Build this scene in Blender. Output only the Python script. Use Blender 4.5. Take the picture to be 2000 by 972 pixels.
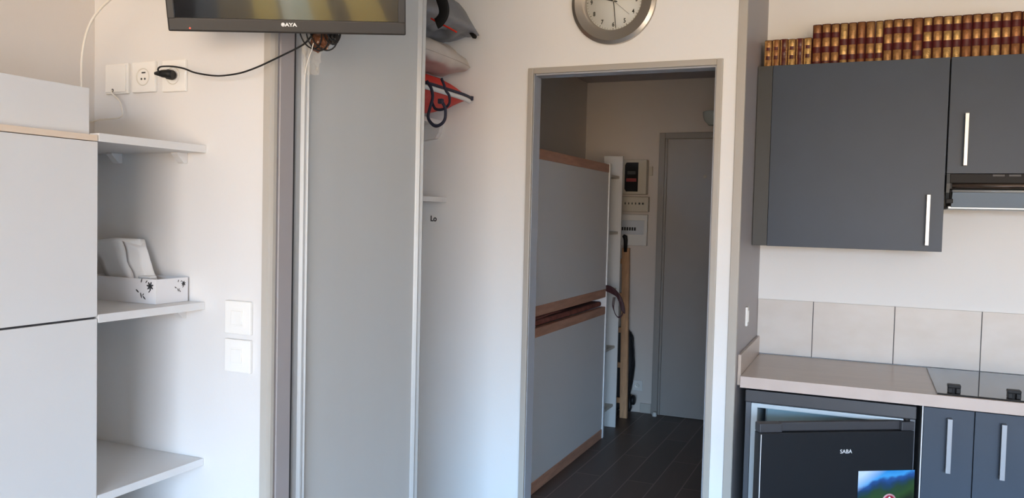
import bpy, bmesh, math, random
from mathutils import Vector, Matrix, noise
R = math.radians
random.seed(7)
for o in list(bpy.data.objects): bpy.data.objects.remove(o)
sc = bpy.context.scene
COL = sc.collection

# ------------------------------------------------------------ camera
FPX, YAW, PIT, ROL = 1615.88, .404471, .0408346, .0237488
CAM = Vector((0, 0, 1.50))
cy, sy, cp, sp = math.cos(YAW), math.sin(YAW), math.cos(PIT), math.sin(PIT)
fw = Vector((-sy * cp, cy * cp, -sp)); rt0 = Vector((cy, sy, 0)); up0 = rt0.cross(fw)
rt = math.cos(ROL) * rt0 + math.sin(ROL) * up0
up = -math.sin(ROL) * rt0 + math.cos(ROL) * up0
cd = bpy.data.cameras.new('camera'); cam = bpy.data.objects.new('camera', cd); COL.objects.link(cam)
mw = Matrix((rt, up, -fw)).transposed().to_4x4(); mw.translation = CAM
cam.matrix_world = mw
cd.sensor_fit = 'HORIZONTAL'; cd.sensor_width = 36; cd.lens = FPX / 2000 * 36; cd.clip_start = .02
sc.camera = cam

def at(px, py, Y):                       # a pixel of the photo, seen on the upright plane y = Y
    d = rt * (px - 1000) / FPX - up * (py - 486) / FPX + fw
    return CAM + d * (Y / d.y)

# ------------------------------------------------------------ daylight
sc.view_settings.view_transform = 'Standard'; sc.view_settings.look = 'None'
sc.view_settings.gamma = 1; sc.view_settings.use_curve_mapping = False
sc.view_settings.exposure = 0.28
SKY = (.35, .64, 1.0); SKY_S = 56.0
GND = (1.0, .76, .52); GND_S = 12.0
WX0, WX1, WZ0, WZ1, WY = -.35, 2.85, .05, 2.3, -4.0
w = bpy.data.worlds.new('daylight'); sc.world = w; w.use_nodes = True
nt = w.node_tree; nt.nodes.clear()
out = nt.nodes.new('ShaderNodeOutputWorld'); bg = nt.nodes.new('ShaderNodeBackground')
tc = nt.nodes.new('ShaderNodeTexCoord'); sx = nt.nodes.new('ShaderNodeSeparateXYZ')
mr = nt.nodes.new('ShaderNodeMapRange'); mr.inputs['From Min'].default_value = 0.0; mr.inputs['From Max'].default_value = .22
mx = nt.nodes.new('ShaderNodeMix'); mx.data_type = 'RGBA'
mx.inputs['A'].default_value = (*[c * GND_S for c in GND], 1); mx.inputs['B'].default_value = (*[c * SKY_S for c in SKY], 1)
nt.links.new(tc.outputs['Generated'], sx.inputs[0]); nt.links.new(sx.outputs['Z'], mr.inputs['Value'])
nt.links.new(mr.outputs['Result'], mx.inputs['Factor']); nt.links.new(mx.outputs['Result'], bg.inputs['Color'])
nt.links.new(bg.outputs[0], out.inputs[0])
pl = bpy.data.lights.new('window_portal', 'AREA'); pl.shape = 'RECTANGLE'; pl.size = WX1 - WX0; pl.size_y = WZ1 - WZ0
pl.cycles.is_portal = True
po = bpy.data.objects.new('window_portal', pl); COL.objects.link(po)
po.location = ((WX0 + WX1) / 2, WY - .12, (WZ0 + WZ1) / 2); po.rotation_euler = (R(90), 0, 0)

# ------------------------------------------------------------ materials
def lin(c): return c / 12.92 if c <= .04045 else ((c + .055) / 1.055) ** 2.4
def hexc(h): return tuple(lin(int(h[i:i + 2], 16) / 255) for i in (0, 2, 4))
MATS = {}
def mat(name, col, rough=.5, metal=0, spec=.5, var=0, scale=6, bump=0, bscale=120, stretch=(1, 1, 1), coat=0, **kw):
    m = bpy.data.materials.new(name); m.use_nodes = True; n = m.node_tree.nodes; l = m.node_tree.links
    b = n['Principled BSDF']
    if isinstance(col, str): col = hexc(col)
    b.inputs['Base Color'].default_value = (*col, 1); b.inputs['Roughness'].default_value = rough
    b.inputs['Metallic'].default_value = metal; b.inputs['Specular IOR Level'].default_value = spec
    b.inputs['Coat Weight'].default_value = coat
    if 'emit' in kw: b.inputs['Emission Color'].default_value = (*kw['emit'], 1); b.inputs['Emission Strength'].default_value = kw.get('es', 1)
    if 'trans' in kw: b.inputs['Transmission Weight'].default_value = kw['trans']
    if 'alpha' in kw: b.inputs['Alpha'].default_value = kw['alpha']
    if 'aniso' in kw: b.inputs['Anisotropic'].default_value = kw['aniso']
    if var or bump:
        t = n.new('ShaderNodeTexCoord'); mp = n.new('ShaderNodeMapping'); mp.inputs['Scale'].default_value = stretch
        l.new(t.outputs['Object'], mp.inputs[0])
    if var:
        z = n.new('ShaderNodeTexNoise'); z.inputs['Scale'].default_value = scale; z.inputs['Detail'].default_value = 5
        l.new(mp.outputs[0], z.inputs['Vector'])
        r = n.new('ShaderNodeValToRGB')
        r.color_ramp.elements[0].position = .3; r.color_ramp.elements[1].position = .7
        r.color_ramp.elements[0].color = (*[c * (1 - var) for c in col], 1); r.color_ramp.elements[1].color = (*[min(1, c * (1 + var)) for c in col], 1)
        l.new(z.outputs['Fac'], r.inputs[0]); l.new(r.outputs[0], b.inputs['Base Color'])
    if bump:
        z2 = n.new('ShaderNodeTexNoise'); z2.inputs['Scale'].default_value = bscale; z2.inputs['Detail'].default_value = 3
        l.new(mp.outputs[0], z2.inputs['Vector'])
        bp = n.new('ShaderNodeBump'); bp.inputs['Strength'].default_value = bump; bp.inputs['Distance'].default_value = .002
        l.new(z2.outputs['Fac'], bp.inputs['Height']); l.new(bp.outputs[0], b.inputs['Normal'])
    MATS[name] = m
    return m
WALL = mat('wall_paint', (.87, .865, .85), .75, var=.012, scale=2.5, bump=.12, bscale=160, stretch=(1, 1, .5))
WALL_DIM = mat('dimmed_wall_paint', (.73, .715, .70), .75, var=.012, scale=2.5, bump=.12, bscale=160, stretch=(1, 1, .5))  # wall paint darkened here to offset the stronger window light
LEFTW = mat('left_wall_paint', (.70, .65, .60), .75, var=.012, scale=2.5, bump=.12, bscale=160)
CEIL = mat('ceiling_paint', (.80, .78, .75), .8, bump=.1)
TAUPE = mat('taupe_gloss_paint', (.46, .425, .375), .42, var=.03, scale=3)
MAUVE = mat('mauve_grey_paint', (.40, .37, .37), .45, var=.03, scale=3)
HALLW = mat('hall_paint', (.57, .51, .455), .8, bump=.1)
LAM = mat('white_laminate', (.74, .74, .74), .42, var=.01, bump=.03, bscale=300)
SHELF = mat('white_melamine', (.72, .71, .70), .4)
EDGE = mat('beige_edge_band', (.80, .66, .53), .5)
SLIDE = mat('grey_door_panel', (.57, .58, .57), .45, var=.02, scale=4, bump=.05, bscale=60, stretch=(1, 1, .15))
ALU = mat('anodised_profile', (.46, .465, .46), .42, .35)
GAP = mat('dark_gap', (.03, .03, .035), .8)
DGREY = mat('charcoal_front', (.041, .057, .083), .42, spec=.35, var=.03, scale=8, bump=.05, bscale=200)
DCARC = mat('charcoal_filler', (.034, .038, .040), .45)
NICKEL = mat('brushed_nickel', (.52, .50, .47), .38, .8)
STEEL = mat('brushed_steel', (.50, .455, .39), .34, .95, aniso=.5)
WTOP = mat('worktop_laminate', (.54, .44, .365), .30, spec=.45, var=.05, scale=9, stretch=(.5, 4, 4), bump=.03)
WEDGE = mat('worktop_edge', (.62, .51, .45), .5, var=.04, scale=9)
HOBG = mat('black_hob_glass', (.016, .018, .022), .05, spec=.7)
BLACK = mat('black_plastic', (.012, .012, .013), .5, spec=.25)
BLACKG = mat('black_gloss_plastic', (.030, .026, .023), .38, spec=.35)
SCREEN = mat('tv_screen', (.012, .012, .014), .07, spec=1.0, coat=1.0)
FRIDGE = mat('dark_fridge_metal', (.014, .016, .020), .38, .3, var=.04, bump=.04, bscale=250)
FRTOP = mat('fridge_top_panel', (.050, .050, .056), .45)
LINER = mat('fridge_liner', (.62, .70, .74), .4)
GASK = mat('fridge_gasket', (.55, .56, .57), .5)
PLATE = mat('socket_plastic', (.86, .845, .81), .32)
SOCKD = mat('socket_dark', (.03, .03, .03), .6)
SOCKR = mat('socket_well', (.70, .67, .60), .45)
PAPER = mat('tissue_paper', (.82, .82, .82), .85, bump=.2, bscale=70)
CARTON = mat('white_carton', (.74, .735, .75), .55)
INK = mat('grey_ink', (.05, .05, .055), .6)
REDC = mat('red_nylon', (.68, .022, .010), .6, bump=.3, bscale=90)
WHITEC = mat('white_stripe', (.75, .75, .75), .6)
NAVY = mat('navy_webbing', (.018, .02, .045), .7)
CREAMC = mat('cream_cotton', (.58, .53, .48), .85, var=.08, scale=9, bump=.4, bscale=40)
GREYC = mat('grey_nylon', (.24, .25, .27), .6, var=.15, scale=7, bump=.5, bscale=18)
DGC = mat('dark_grey_nylon', (.07, .07, .075), .6, bump=.4, bscale=20)
PALEC = mat('pale_plastic_film', (.30, .29, .29), .4, bump=.8, bscale=25)
GOLD = mat('gilt_leather', (.36, .185, .065), .34, .45, var=.35, scale=60, bump=.5, bscale=260)
GOLD2 = mat('pale_gilt_leather', (.46, .28, .10), .32, .5, var=.35, scale=70, bump=.5, bscale=260)
GOLD3 = mat('brown_gilt_leather', (.28, .115, .038), .36, .4, var=.3, scale=60, bump=.5, bscale=260)
REDL = mat('red_leather', (.085, .006, .006), .36, var=.2, scale=30)
BROWNL = mat('brown_leather', (.11, .030, .012), .4, var=.2, scale=30)
PAGES = mat('page_edges', (.62, .52, .36), .8)
BEDP = mat('bed_panel', (.70, .665, .64), .5, bump=.05)
BEDW = mat('beech_strip', (.52, .265, .17), .5, var=.15, scale=14, stretch=(3, .4, 3))
PINE = mat('pine_wood', (.46, .245, .115), .55, var=.2, scale=16, stretch=(4, 4, .3))
MATTR = mat('rust_mattress', (.20, .06, .04), .9, var=.3, scale=20)
HDOOR = mat('hall_door_paint', (.33, .30, .275), .5, var=.02, bump=.05)
METER = mat('meter_beige', (.50, .45, .36), .5)
METERW = mat('breaker_white', (.62, .60, .56), .5)
MTR_D = mat('meter_window', (.012, .012, .012), .15)
REDM = mat('red_label', (.22, .02, .02), .5)
CREAMW = mat('cable_white', (.75, .71, .64), .45)
GLASSY = mat('frosted_glass', (.45, .50, .48), .25, spec=.8)
LED = mat('red_led', (.8, .05, .03), .4, emit=(1, .04, .02), es=4)
LOGO = mat('silver_print', (.80, .80, .80), .4)
BROWNC = mat('brown_cable_tie', (.12, .045, .02), .35)
DREDC = mat('dark_red_cable', (.045, .012, .016), .6)
FILM = mat('clear_film', (.80, .74, .64), .15, alpha=.22, bump=.6, bscale=60)
REFL_OCHRE = mat('reflection_ochre', (.60, .44, .20), .9, var=.05)
SOFA = mat('pale_bedspread', (.72, .66, .52), .9)
HANDD = mat('black_clock_hand', (.015, .018, .012), .4)
DIAL = mat('clock_dial', (.66, .66, .60), .5)
VISOR = mat('hood_visor_glass', (.30, .36, .42), .12, spec=.7)

def tile_mat():
    m = bpy.data.materials.new('beige_wall_tile'); m.use_nodes = True; n = m.node_tree.nodes; l = m.node_tree.links
    b = n['Principled BSDF']; b.inputs['Roughness'].default_value = .35
    t = n.new('ShaderNodeTexCoord'); mp = n.new('ShaderNodeMapping'); mp.inputs['Scale'].default_value = (1.2, 1.2, 2.2)
    z = n.new('ShaderNodeTexNoise'); z.inputs['Scale'].default_value = 5; z.inputs['Detail'].default_value = 6
    r = n.new('ShaderNodeValToRGB'); r.color_ramp.elements[0].color = (.625, .575, .525, 1); r.color_ramp.elements[1].color = (.665, .625, .585, 1)
    r.color_ramp.elements[0].position = .35; r.color_ramp.elements[1].position = .65
    l.new(t.outputs['Object'], mp.inputs[0]); l.new(mp.outputs[0], z.inputs['Vector']); l.new(z.outputs['Fac'], r.inputs[0]); l.new(r.outputs[0], b.inputs['Base Color'])
    return m
TILE = tile_mat()
GROUT = mat('dark_grout', (.10, .10, .11), .8)

def floor_mat():
    m = bpy.data.materials.new('dark_plank_tile'); m.use_nodes = True; n = m.node_tree.nodes; l = m.node_tree.links
    b = n['Principled BSDF']; b.inputs['Roughness'].default_value = .45
    t = n.new('ShaderNodeTexCoord'); s = n.new('ShaderNodeSeparateXYZ'); c = n.new('ShaderNodeCombineXYZ')
    l.new(t.outputs['Object'], s.inputs[0])
    ay = n.new('ShaderNodeMath'); ay.operation = 'ADD'; ay.inputs[1].default_value = .46
    ax = n.new('ShaderNodeMath'); ax.operation = 'ADD'; ax.inputs[1].default_value = 1.26 + .156 * 20
    l.new(s.outputs['Y'], ay.inputs[0]); l.new(s.outputs['X'], ax.inputs[0])
    l.new(ay.outputs[0], c.inputs['X']); l.new(ax.outputs[0], c.inputs['Y'])
    br = n.new('ShaderNodeTexBrick'); br.inputs['Scale'].default_value = 1; br.inputs['Brick Width'].default_value = .98
    br.inputs['Row Height'].default_value = .156; br.inputs['Mortar Size'].default_value = .0035; br.inputs['Bias'].default_value = 0
    br.inputs['Color1'].default_value = (.095, .064, .054, 1); br.inputs['Color2'].default_value = (.070, .050, .043, 1); br.inputs['Mortar'].default_value = (.20, .16, .14, 1)
    l.new(c.outputs[0], br.inputs['Vector'])
    mp = n.new('ShaderNodeMapping'); mp.inputs['Scale'].default_value = (18, 1.5, 1); l.new(t.outputs['Object'], mp.inputs[0])
    z = n.new('ShaderNodeTexNoise'); z.inputs['Scale'].default_value = 3; z.inputs['Detail'].default_value = 6; l.new(mp.outputs[0], z.inputs['Vector'])
    mm = n.new('ShaderNodeMix'); mm.data_type = 'RGBA'; mm.blend_type = 'MULTIPLY'; mm.inputs['Factor'].default_value = .6
    l.new(br.outputs['Color'], mm.inputs['A']); l.new(z.outputs['Color'], mm.inputs['B']); 
    rr = n.new('ShaderNodeValToRGB'); rr.color_ramp.elements[0].color = (.65, .65, .65, 1); rr.color_ramp.elements[1].color = (1.25, 1.2, 1.15, 1)
    l.new(z.outputs['Fac'], rr.inputs[0]); l.new(rr.outputs[0], mm.inputs['B'])
    l.new(mm.outputs['Result'], b.inputs['Base Color'])
    return m
FLOOR = floor_mat()

# ------------------------------------------------------------ mesh helpers
class MB:
    def __init__(s): s.bm = bmesh.new(); s.mi = 0
    def _tag(s, faces, smooth=False):
        for f in faces: f.material_index = s.mi; f.smooth = smooth
    def box(s, x0, x1, y0, y1, z0, z1, bev=0, seg=2):
        if x0 > x1: x0, x1 = x1, x0
        if y0 > y1: y0, y1 = y1, y0
        if z0 > z1: z0, z1 = z1, z0
        r = bmesh.ops.create_cube(s.bm, size=1)
        for v in r['verts']:
            v.co = Vector((x0 + (v.co.x + .5) * (x1 - x0), y0 + (v.co.y + .5) * (y1 - y0), z0 + (v.co.z + .5) * (z1 - z0)))
        fs = {f for v in r['verts'] for f in v.link_faces}
        s._tag(fs)
        if bev:
            bev = min(bev, .45 * min(x1 - x0, y1 - y0, z1 - z0))
            es = {e for v in r['verts'] for e in v.link_edges}
            g = bmesh.ops.bevel(s.bm, geom=list(es), offset=bev, segments=seg, affect='EDGES', profile=.6)
            s._tag(g['faces'])
        return s
    def tube(s, pts, r, n=8, flat=1, closed=False):
        pts = [Vector(p) for p in pts]; rings = []; pn = None
        N = len(pts)
        for i, p in enumerate(pts):
            t = (pts[(i + 1) % N if closed else min(i + 1, N - 1)] - pts[(i - 1) % N if closed else max(i - 1, 0)])
            t = t.normalized() if t.length > 1e-9 else Vector((0, 0, 1))
            if pn is None: a = Vector((0, 0, 1)) if abs(t.z) < .9 else Vector((1, 0, 0)); pn = (a - t * a.dot(t)).normalized()
            else:
                q = pn - t * pn.dot(t); pn = q.normalized() if q.length > 1e-6 else pn
            b = t.cross(pn); rr = r[i] if isinstance(r, (list, tuple)) else r
            rings.append([s.bm.verts.new(p + (pn * math.cos(a) + b * math.sin(a) * flat) * rr) for a in [2 * math.pi * k / n for k in range(n)]])
        fs = []
        for i in range(N if closed else N - 1):
            A, B = rings[i], rings[(i + 1) % N]
            for k in range(n): fs.append(s.bm.faces.new((A[k], A[(k + 1) % n], B[(k + 1) % n], B[k])))
        s._tag(fs, True)
        if not closed: s._tag([s.bm.faces.new(rings[0][::-1]), s.bm.faces.new(rings[-1])])
        return s
    def prism(s, poly, axis, a, b, smooth=False):
        # poly in the two remaining axes, in cyclic order (x: y,z; y: x,z; z: x,y)
        def mk(u, v, h): return {'x': (h, u, v), 'y': (u, h, v), 'z': (u, v, h)}[axis]
        A = [s.bm.verts.new(mk(u, v, a)) for u, v in poly]; B = [s.bm.verts.new(mk(u, v, b)) for u, v in poly]
        n = len(poly); fs = [s.bm.faces.new((A[k], A[(k + 1) % n], B[(k + 1) % n], B[k])) for k in range(n)]
        s._tag(fs, smooth); s._tag([s.bm.faces.new(A[::-1]), s.bm.faces.new(B)])
        return s
    def lathe(s, prof, c=(0, 0, 0), axis='z', n=48, mis=None):
        # profile of (radius, height) pairs
        c = Vector(c); rings = []
        def P(r, h, a):
            u, v = r * math.cos(a), r * math.sin(a)
            return c + Vector({'x': (h, u, v), 'y': (u, h, v), 'z': (u, v, h)}[axis])
        for r, h in prof:
            rings.append([s.bm.verts.new(P(r, h, 0))] if r < 1e-6 else [s.bm.verts.new(P(r, h, 2 * math.pi * k / n)) for k in range(n)])
        for i in range(len(rings) - 1):
            A, B = rings[i], rings[i + 1]; fs = []
            for k in range(n):
                if len(A) == 1 and len(B) == 1: continue
                q = [A[0], B[(k + 1) % n], B[k]] if len(A) == 1 else [A[k], A[(k + 1) % n], B[0]] if len(B) == 1 else [A[k], A[(k + 1) % n], B[(k + 1) % n], B[k]]
                fs.append(s.bm.faces.new(q))
            s._tag(fs, True)
        return s
    def grid(s, f, nu, nv, smooth=True):
        V = [[s.bm.verts.new(f(i / nu, j / nv)) for j in range(nv + 1)] for i in range(nu + 1)]
        s._tag([s.bm.faces.new((V[i][j], V[i + 1][j], V[i + 1][j + 1], V[i][j + 1])) for i in range(nu) for j in range(nv)], smooth)
        return s
    def text(s, body, size, depth, M, bold=0, sx=1):
        cu = bpy.data.curves.new('t', 'FONT'); cu.body = body; cu.size = size; cu.extrude = depth; cu.align_x = 'CENTER'; cu.align_y = 'CENTER'; cu.offset = bold
        ob = bpy.data.objects.new('t', cu); COL.objects.link(ob)
        bpy.context.view_layer.update()
        me = bpy.data.meshes.new_from_object(ob.evaluated_get(bpy.context.evaluated_depsgraph_get()))
        me.transform(M @ Matrix.Diagonal((sx, 1, 1, 1)))
        n0 = len(s.bm.faces); s.bm.from_mesh(me); s.bm.faces.ensure_lookup_table()
        for f in s.bm.faces[n0:]: f.material_index = s.mi
        bpy.data.objects.remove(ob); bpy.data.curves.remove(cu); bpy.data.meshes.remove(me)
        return s

def wmat(o):
    m = o.matrix_basis.copy()
    return wmat(o.parent) @ m if o.parent else m
def build(name, mb, mats, parent=None, local=False, recalc=True, **props):
    bm = mb.bm
    if recalc: bmesh.ops.recalc_face_normals(bm, faces=bm.faces)
    me = bpy.data.meshes.new(name); bm.to_mesh(me); bm.free()
    for m in (mats if isinstance(mats, (list, tuple)) else [mats]): me.materials.append(m)
    o = bpy.data.objects.new(name, me); COL.objects.link(o)
    if parent:
        o.parent = parent
        if not local: me.transform(wmat(parent).inverted())
    elif not local:
        xs = [v.co for v in me.vertices]
        c = Vector(((min(v.x for v in xs) + max(v.x for v in xs)) / 2, (min(v.y for v in xs) + max(v.y for v in xs)) / 2, min(v.z for v in xs)))
        me.transform(Matrix.Translation(-c)); o.location = c
    for k, v in props.items(): o[k] = v
    return o
def thing(name, label, cat, loc, rot=(0, 0, 0), group=None):
    o = bpy.data.objects.new(name, None); o.empty_display_size = .1; COL.objects.link(o)
    o.location = loc; o.rotation_euler = rot; o['label'] = label; o['category'] = cat
    if group: o['group'] = group
    return o
def struct(name, mb, m, **kw): return build(name, mb, m, kind='structure', **kw)
def smoothpath(pts, n=8):
    pts = [Vector(p) for p in pts]; o = []
    for i in range(len(pts) - 1):
        p0, p1, p2, p3 = pts[max(i - 1, 0)], pts[i], pts[i + 1], pts[min(i + 2, len(pts) - 1)]
        for k in range(n):
            t = k / n
            o.append(.5 * ((2 * p1) + (p2 - p0) * t + (2 * p0 - 5 * p1 + 4 * p2 - p3) * t * t + (3 * p1 - p0 - 3 * p2 + p3) * t ** 3))
    return o + [pts[-1]]

# ------------------------------------------------------------ room shell
XL, YA, YB, YK, XP, XR, ZC = -1.907, 1.60, 3.215, 3.891, -.442, 3.10, 2.60
YH = 6.239; XHL = -2.06; XHR = -.50
DX0, DX1, DZ = -1.318, -.523, 2.111          # doorway trim outer
struct('floor', MB().box(XHL - .1, XR + .1, WY - .1, YH + .1, -.06, 0), FLOOR)
struct('ceiling', MB().box(XHL - .1, XR + .1, WY - .1, YH + .1, ZC, ZC + .06), CEIL)
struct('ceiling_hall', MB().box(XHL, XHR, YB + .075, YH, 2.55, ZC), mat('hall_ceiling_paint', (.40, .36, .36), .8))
struct('wall_left', MB().box(XL - .1, XL, WY, YB, 0, ZC), LEFTW)
struct('wall_front', MB().box(XL, -1.33, YA, YA + .072, 0, ZC), WALL_DIM)
mb = MB(); mb.box(XL, DX0 + .02, YB, YB + .075, 0, ZC); mb.box(DX0 + .02, DX1 - .02, YB, YB + .075, DZ - .02, ZC); mb.box(DX1 - .02, XP - .028, YB, YB + .075, 0, ZC)
struct('wall_doorway', mb, WALL)
struct('wall_partition', MB().box(XHR, XP, YB + .004, YK, 0, ZC), MAUVE)
struct('wall_kitchen', MB().box(XP - .01, XR, YK, YK + .1, 0, ZC), WALL)
struct('wall_right', MB().box(XR, XR + .1, WY, YK, 0, ZC), WALL)
mb = MB(); mb.box(XL, WX0, WY - .15, WY, 0, ZC); mb.box(WX1, XR, WY - .15, WY, 0, ZC); mb.box(WX0, WX1, WY - .15, WY, WZ1, ZC); mb.box(WX0, WX1, WY - .15, WY, 0, WZ0)
struct('wall_back', mb, WALL)
mb = MB()
for x in (WX0 + .03, (WX0 + WX1) / 2, WX1 - .03): mb.box(x - .03, x + .03, WY - .1, WY - .04, WZ0, WZ1, .004)
mb.box(WX0, WX1, WY - .1, WY - .04, WZ0, WZ0 + .06, .004); mb.box(WX0, WX1, WY - .1, WY - .04, WZ1 - .06, WZ1, .004)
struct('window_1', mb, LAM)
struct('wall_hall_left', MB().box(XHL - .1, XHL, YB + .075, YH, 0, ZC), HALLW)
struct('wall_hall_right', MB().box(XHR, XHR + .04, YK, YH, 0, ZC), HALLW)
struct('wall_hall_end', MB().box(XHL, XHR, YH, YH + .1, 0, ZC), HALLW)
# end post of the short wall: taupe face trim with rounded nose, then the flat mauve end
prof = [(-1.333, YA - .012), (-1.314, YA - .012), (-1.311, YA - .008), (-1.308, YA - .003), (-1.3065, YA + .006), (-1.312, YA + .012), (-1.333, YA + .012)]
struct('trim_1', MB().prism(prof, 'z', 0, ZC), TAUPE)
prof = [(-1.333, YA + .012), (-1.313, YA + .012), (-1.313, YA + .020), (-1.310, YA + .022), (-1.310, YA + .072), (-1.333, YA + .072)]
struct('trim_2', MB().prism(prof, 'z', 0, ZC), MAUVE)
# corner trim by the kitchen
struct('trim_3', MB().box(XP - .030, XP + .002, YB - .008, YB + .004, 0, ZC, .003).box(XP - .002, XP + .003, YB - .004, YB + .014, 0, ZC, .001), TAUPE)
# doorway lining: face trim, stop and reveal
mb = MB(); fwid = .024
mb.box(DX0, DX0 + fwid, YB - .012, YB + .002, 0, DZ, .003); mb.box(DX1 - fwid, DX1, YB - .012, YB + .002, 0, DZ, .003); mb.box(DX0 + fwid, DX1 - fwid, YB - .012, YB + .002, DZ - fwid, DZ, .003)
struct('trim_4', mb, TAUPE)
mb = MB()
mb.box(DX0 + .018, DX0 + .026, YB + .002, YB + .075, 0, DZ - .018); mb.box(DX1 - .030, DX1 - .018, YB + .002, YB + .075, 0, DZ - .018); mb.box(DX0 + .030, DX1 - .030, YB + .002, YB + .075, DZ - .030, DZ - .018)
struct('trim_5', mb, mat('lavender_grey_lining', (.40, .41, .44), .45))
struct('baseboard_hall', MB().box(XHL + .5, -1.475, YH - .012, YH, 0, .075, .003), TAUPE)
struct('baseboard_left', MB().box(XL, XL + .01, WY, 0.35, 0, .07, .003), TAUPE)
# entrance door at the end of the hall, with its frame
mb = MB(); ex0, ex1, ez = -1.468, -.55, 2.148
mb.box(ex0, ex0 + .045, YH - .03, YH, 0, ez, .004); mb.box(ex0 + .045, ex1, YH - .03, YH, ez - .045, ez, .004); mb.box(ex0 + .045, ex0 + .062, YH - .018, YH, 0, ez - .045, .003)
struct('trim_6', mb, mat('hall_frame_paint', (.27, .245, .22), .5))
d1 = struct('door_1', MB().box(ex0 + .068, ex1, YH - .022, YH, .008, ez - .05, .002), HDOOR)
build('door_viewer', MB().lathe([(0, -.006), (.011, -.006), (.013, 0)], (at(1378, 345, YH).x, YH - .022, at(1378, 345, YH).z), 'y', 20), METER, d1)

# ------------------------------------------------------------ closet: sliding door, shelves
SX = -1.312
t = thing('sliding_door', 'tall pale grey sliding wardrobe door between the short wall and the open closet', 'sliding door', (SX - .02, 2.01, .02))
y0, y1 = YA + .0785, 2.332
build('panel', MB().box(SX - .026, SX - .012, y0 + .055, y1 - .03, .03, 2.5), SLIDE, t)
build('gap_dark', MB().box(SX - .03, SX + .002, YA + .0725, YA + .0783, .02, 2.51), GAP, t, label='black strip standing in for the dark gap')  # black strip stands in for the dark of the gap here
# left stile: concave grip then two slim ridges; right stile: two slim ridges
pr = [(SX - .03, y0), (SX - .006, y0), (SX - .004, y0 + .003), (SX - .012, y0 + .012), (SX - .013, y0 + .024), (SX - .008, y0 + .034), (SX - .001, y0 + .040), (SX + .001, y0 + .0435), (SX - .003, y0 + .046), (SX - .005, y0 + .048),
      (SX - .002, y0 + .0505), (SX + .002, y0 + .054), (SX - .002, y0 + .058), (SX - .011, y0 + .060), (SX - .03, y0 + .060)]
build('stile', MB().prism(pr, 'z', .02, 2.51, smooth=False), ALU, t)
pr = [(SX - .03, y1 - .034), (SX - .012, y1 - .034), (SX - .009, y1 - .032), (SX - .001, y1 - .026), (SX - .005, y1 - .021), (SX - .006, y1 - .014), (SX + .001, y1 - .007), (SX - .001, y1 - .001), (SX - .03, y1)]
build('stile', MB().prism(pr, 'z', .02, 2.51), ALU, t)
struct('trim_7', MB().box(SX - .055, SX - .003, YA + .072, YB, 2.515, ZC).box(SX - .055, SX - .003, YA + .072, YB, 0, .012), TAUPE)
t = thing('sliding_door', 'second grey sliding door parked behind the front one', 'sliding door', (SX - .05, 2.0, .02))
build('panel', MB().box(SX - .052, SX - .036, YA + .08, 2.28, .03, 2.5), SLIDE, t)
t = thing('closet_shelf', 'slim white closet shelf with nothing but a pale film bundle on it', 'shelf', (-1.80, 2.5, 1.549))
build('board', MB().box(XL, -1.693, 1.70, YB - .001, 1.549, 1.571, .001), SHELF, t)
t = thing('closet_shelf', 'upper closet shelf hidden under the red bag', 'shelf', (-1.80, 2.5, 1.845))
build('board', MB().box(XL, -1.725, 1.70, YB - .001, 1.887, 1.906, .001), SHELF, t)
build('bracket', MB().prism([(-1.84, 1.887), (-1.715, 1.887), (-1.722, 1.85), (-1.74, 1.825), (-1.84, 1.81)], 'y', YB - .03, YB - .001), SHELF, t)

def lens(cx, cyy, cz, hx, hy, T, Bt, pw=1.7, seed=0, wob=.006, nu=28, nv=34, tilt=0, py=4.0, pe=.85):
    mb = MB()
    def f(sign):
        def g(u, v):
            a = -1 + 2 * u; b = -1 + 2 * v
            h = max(0, 1 - abs(a) ** pw) ** pe * max(0, 1 - abs(b) ** py) ** .6
            z = (T if sign > 0 else -Bt) * h
            n_ = noise.noise(Vector((a * 2.3 + seed, b * 2.6, sign * 3.1 + seed)))
            n2 = noise.noise(Vector((a * 6 + seed, b * 6, sign * 7.1)))
            x = cx + a * hx * (1 - .12 * abs(b) ** 4); y = cyy + b * hy * (1 - .10 * abs(a) ** 4)
            return Vector((x, y, cz + z + (n_ * wob * 2 + n2 * wob * .7) * (h > 0) * min(1, h * 2) + tilt * a * hx))
        return g
    mb.grid(f(1), nu, nv); mb.grid(f(-1), nu, nv)
    bmesh.ops.remove_doubles(mb.bm, verts=mb.bm.verts, dist=.0004)
    return mb
# red sports bag on the shelf, overhanging its edge
t = thing('sports_bag', 'red sports bag with white stripe and navy handles, bottom of the closet pile', 'bag', (-1.71, 2.88, 1.906))
bz = 1.980
build('body', lens(-1.705, 2.88, bz, .185, .265, .092, .07, 1.5, 3, .004), REDC, t)
rim = [Vector((-1.705 + .185 * (1 - .12 * abs(b) ** 4) + .002, 2.88 + .265 * b * .9, bz)) for b in [-1 + k * .1 for k in range(21)]]
build('piping', MB().tube([p + Vector((.001, 0, .003)) for p in rim], .006, 8), NAVY, t)
build('white_stripe', MB().tube([p + Vector((-.0045, 0, -.011)) for p in rim], .0095, 8), WHITEC, t, label='white stripe')
build('end_tab', MB().lathe([(0, -.010), (.009, -.008), (.010, .008), (0, .010)], tuple(rim[-1] + Vector((.004, 0, .002))), 'z', 12), NAVY, t)
def loopY(pts, Y, dr=0): return smoothpath([at(x, y, Y) for x, y in pts], 6)
build('handle', MB().tube(loopY([(833, 158), (842, 172), (845, 190), (840, 210), (836, 228), (842, 240), (851, 246), (862, 242), (869, 232), (870, 215), (867, 205), (861, 196)], 2.60), .0060, 8, .45), NAVY, t)
build('handle', MB().tube(loopY([(862, 153), (867, 165), (871, 177), (877, 186), (878, 200), (872, 209), (862, 214), (850, 212), (844, 200)], 2.72), .0052, 8, .45), NAVY, t)
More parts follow.
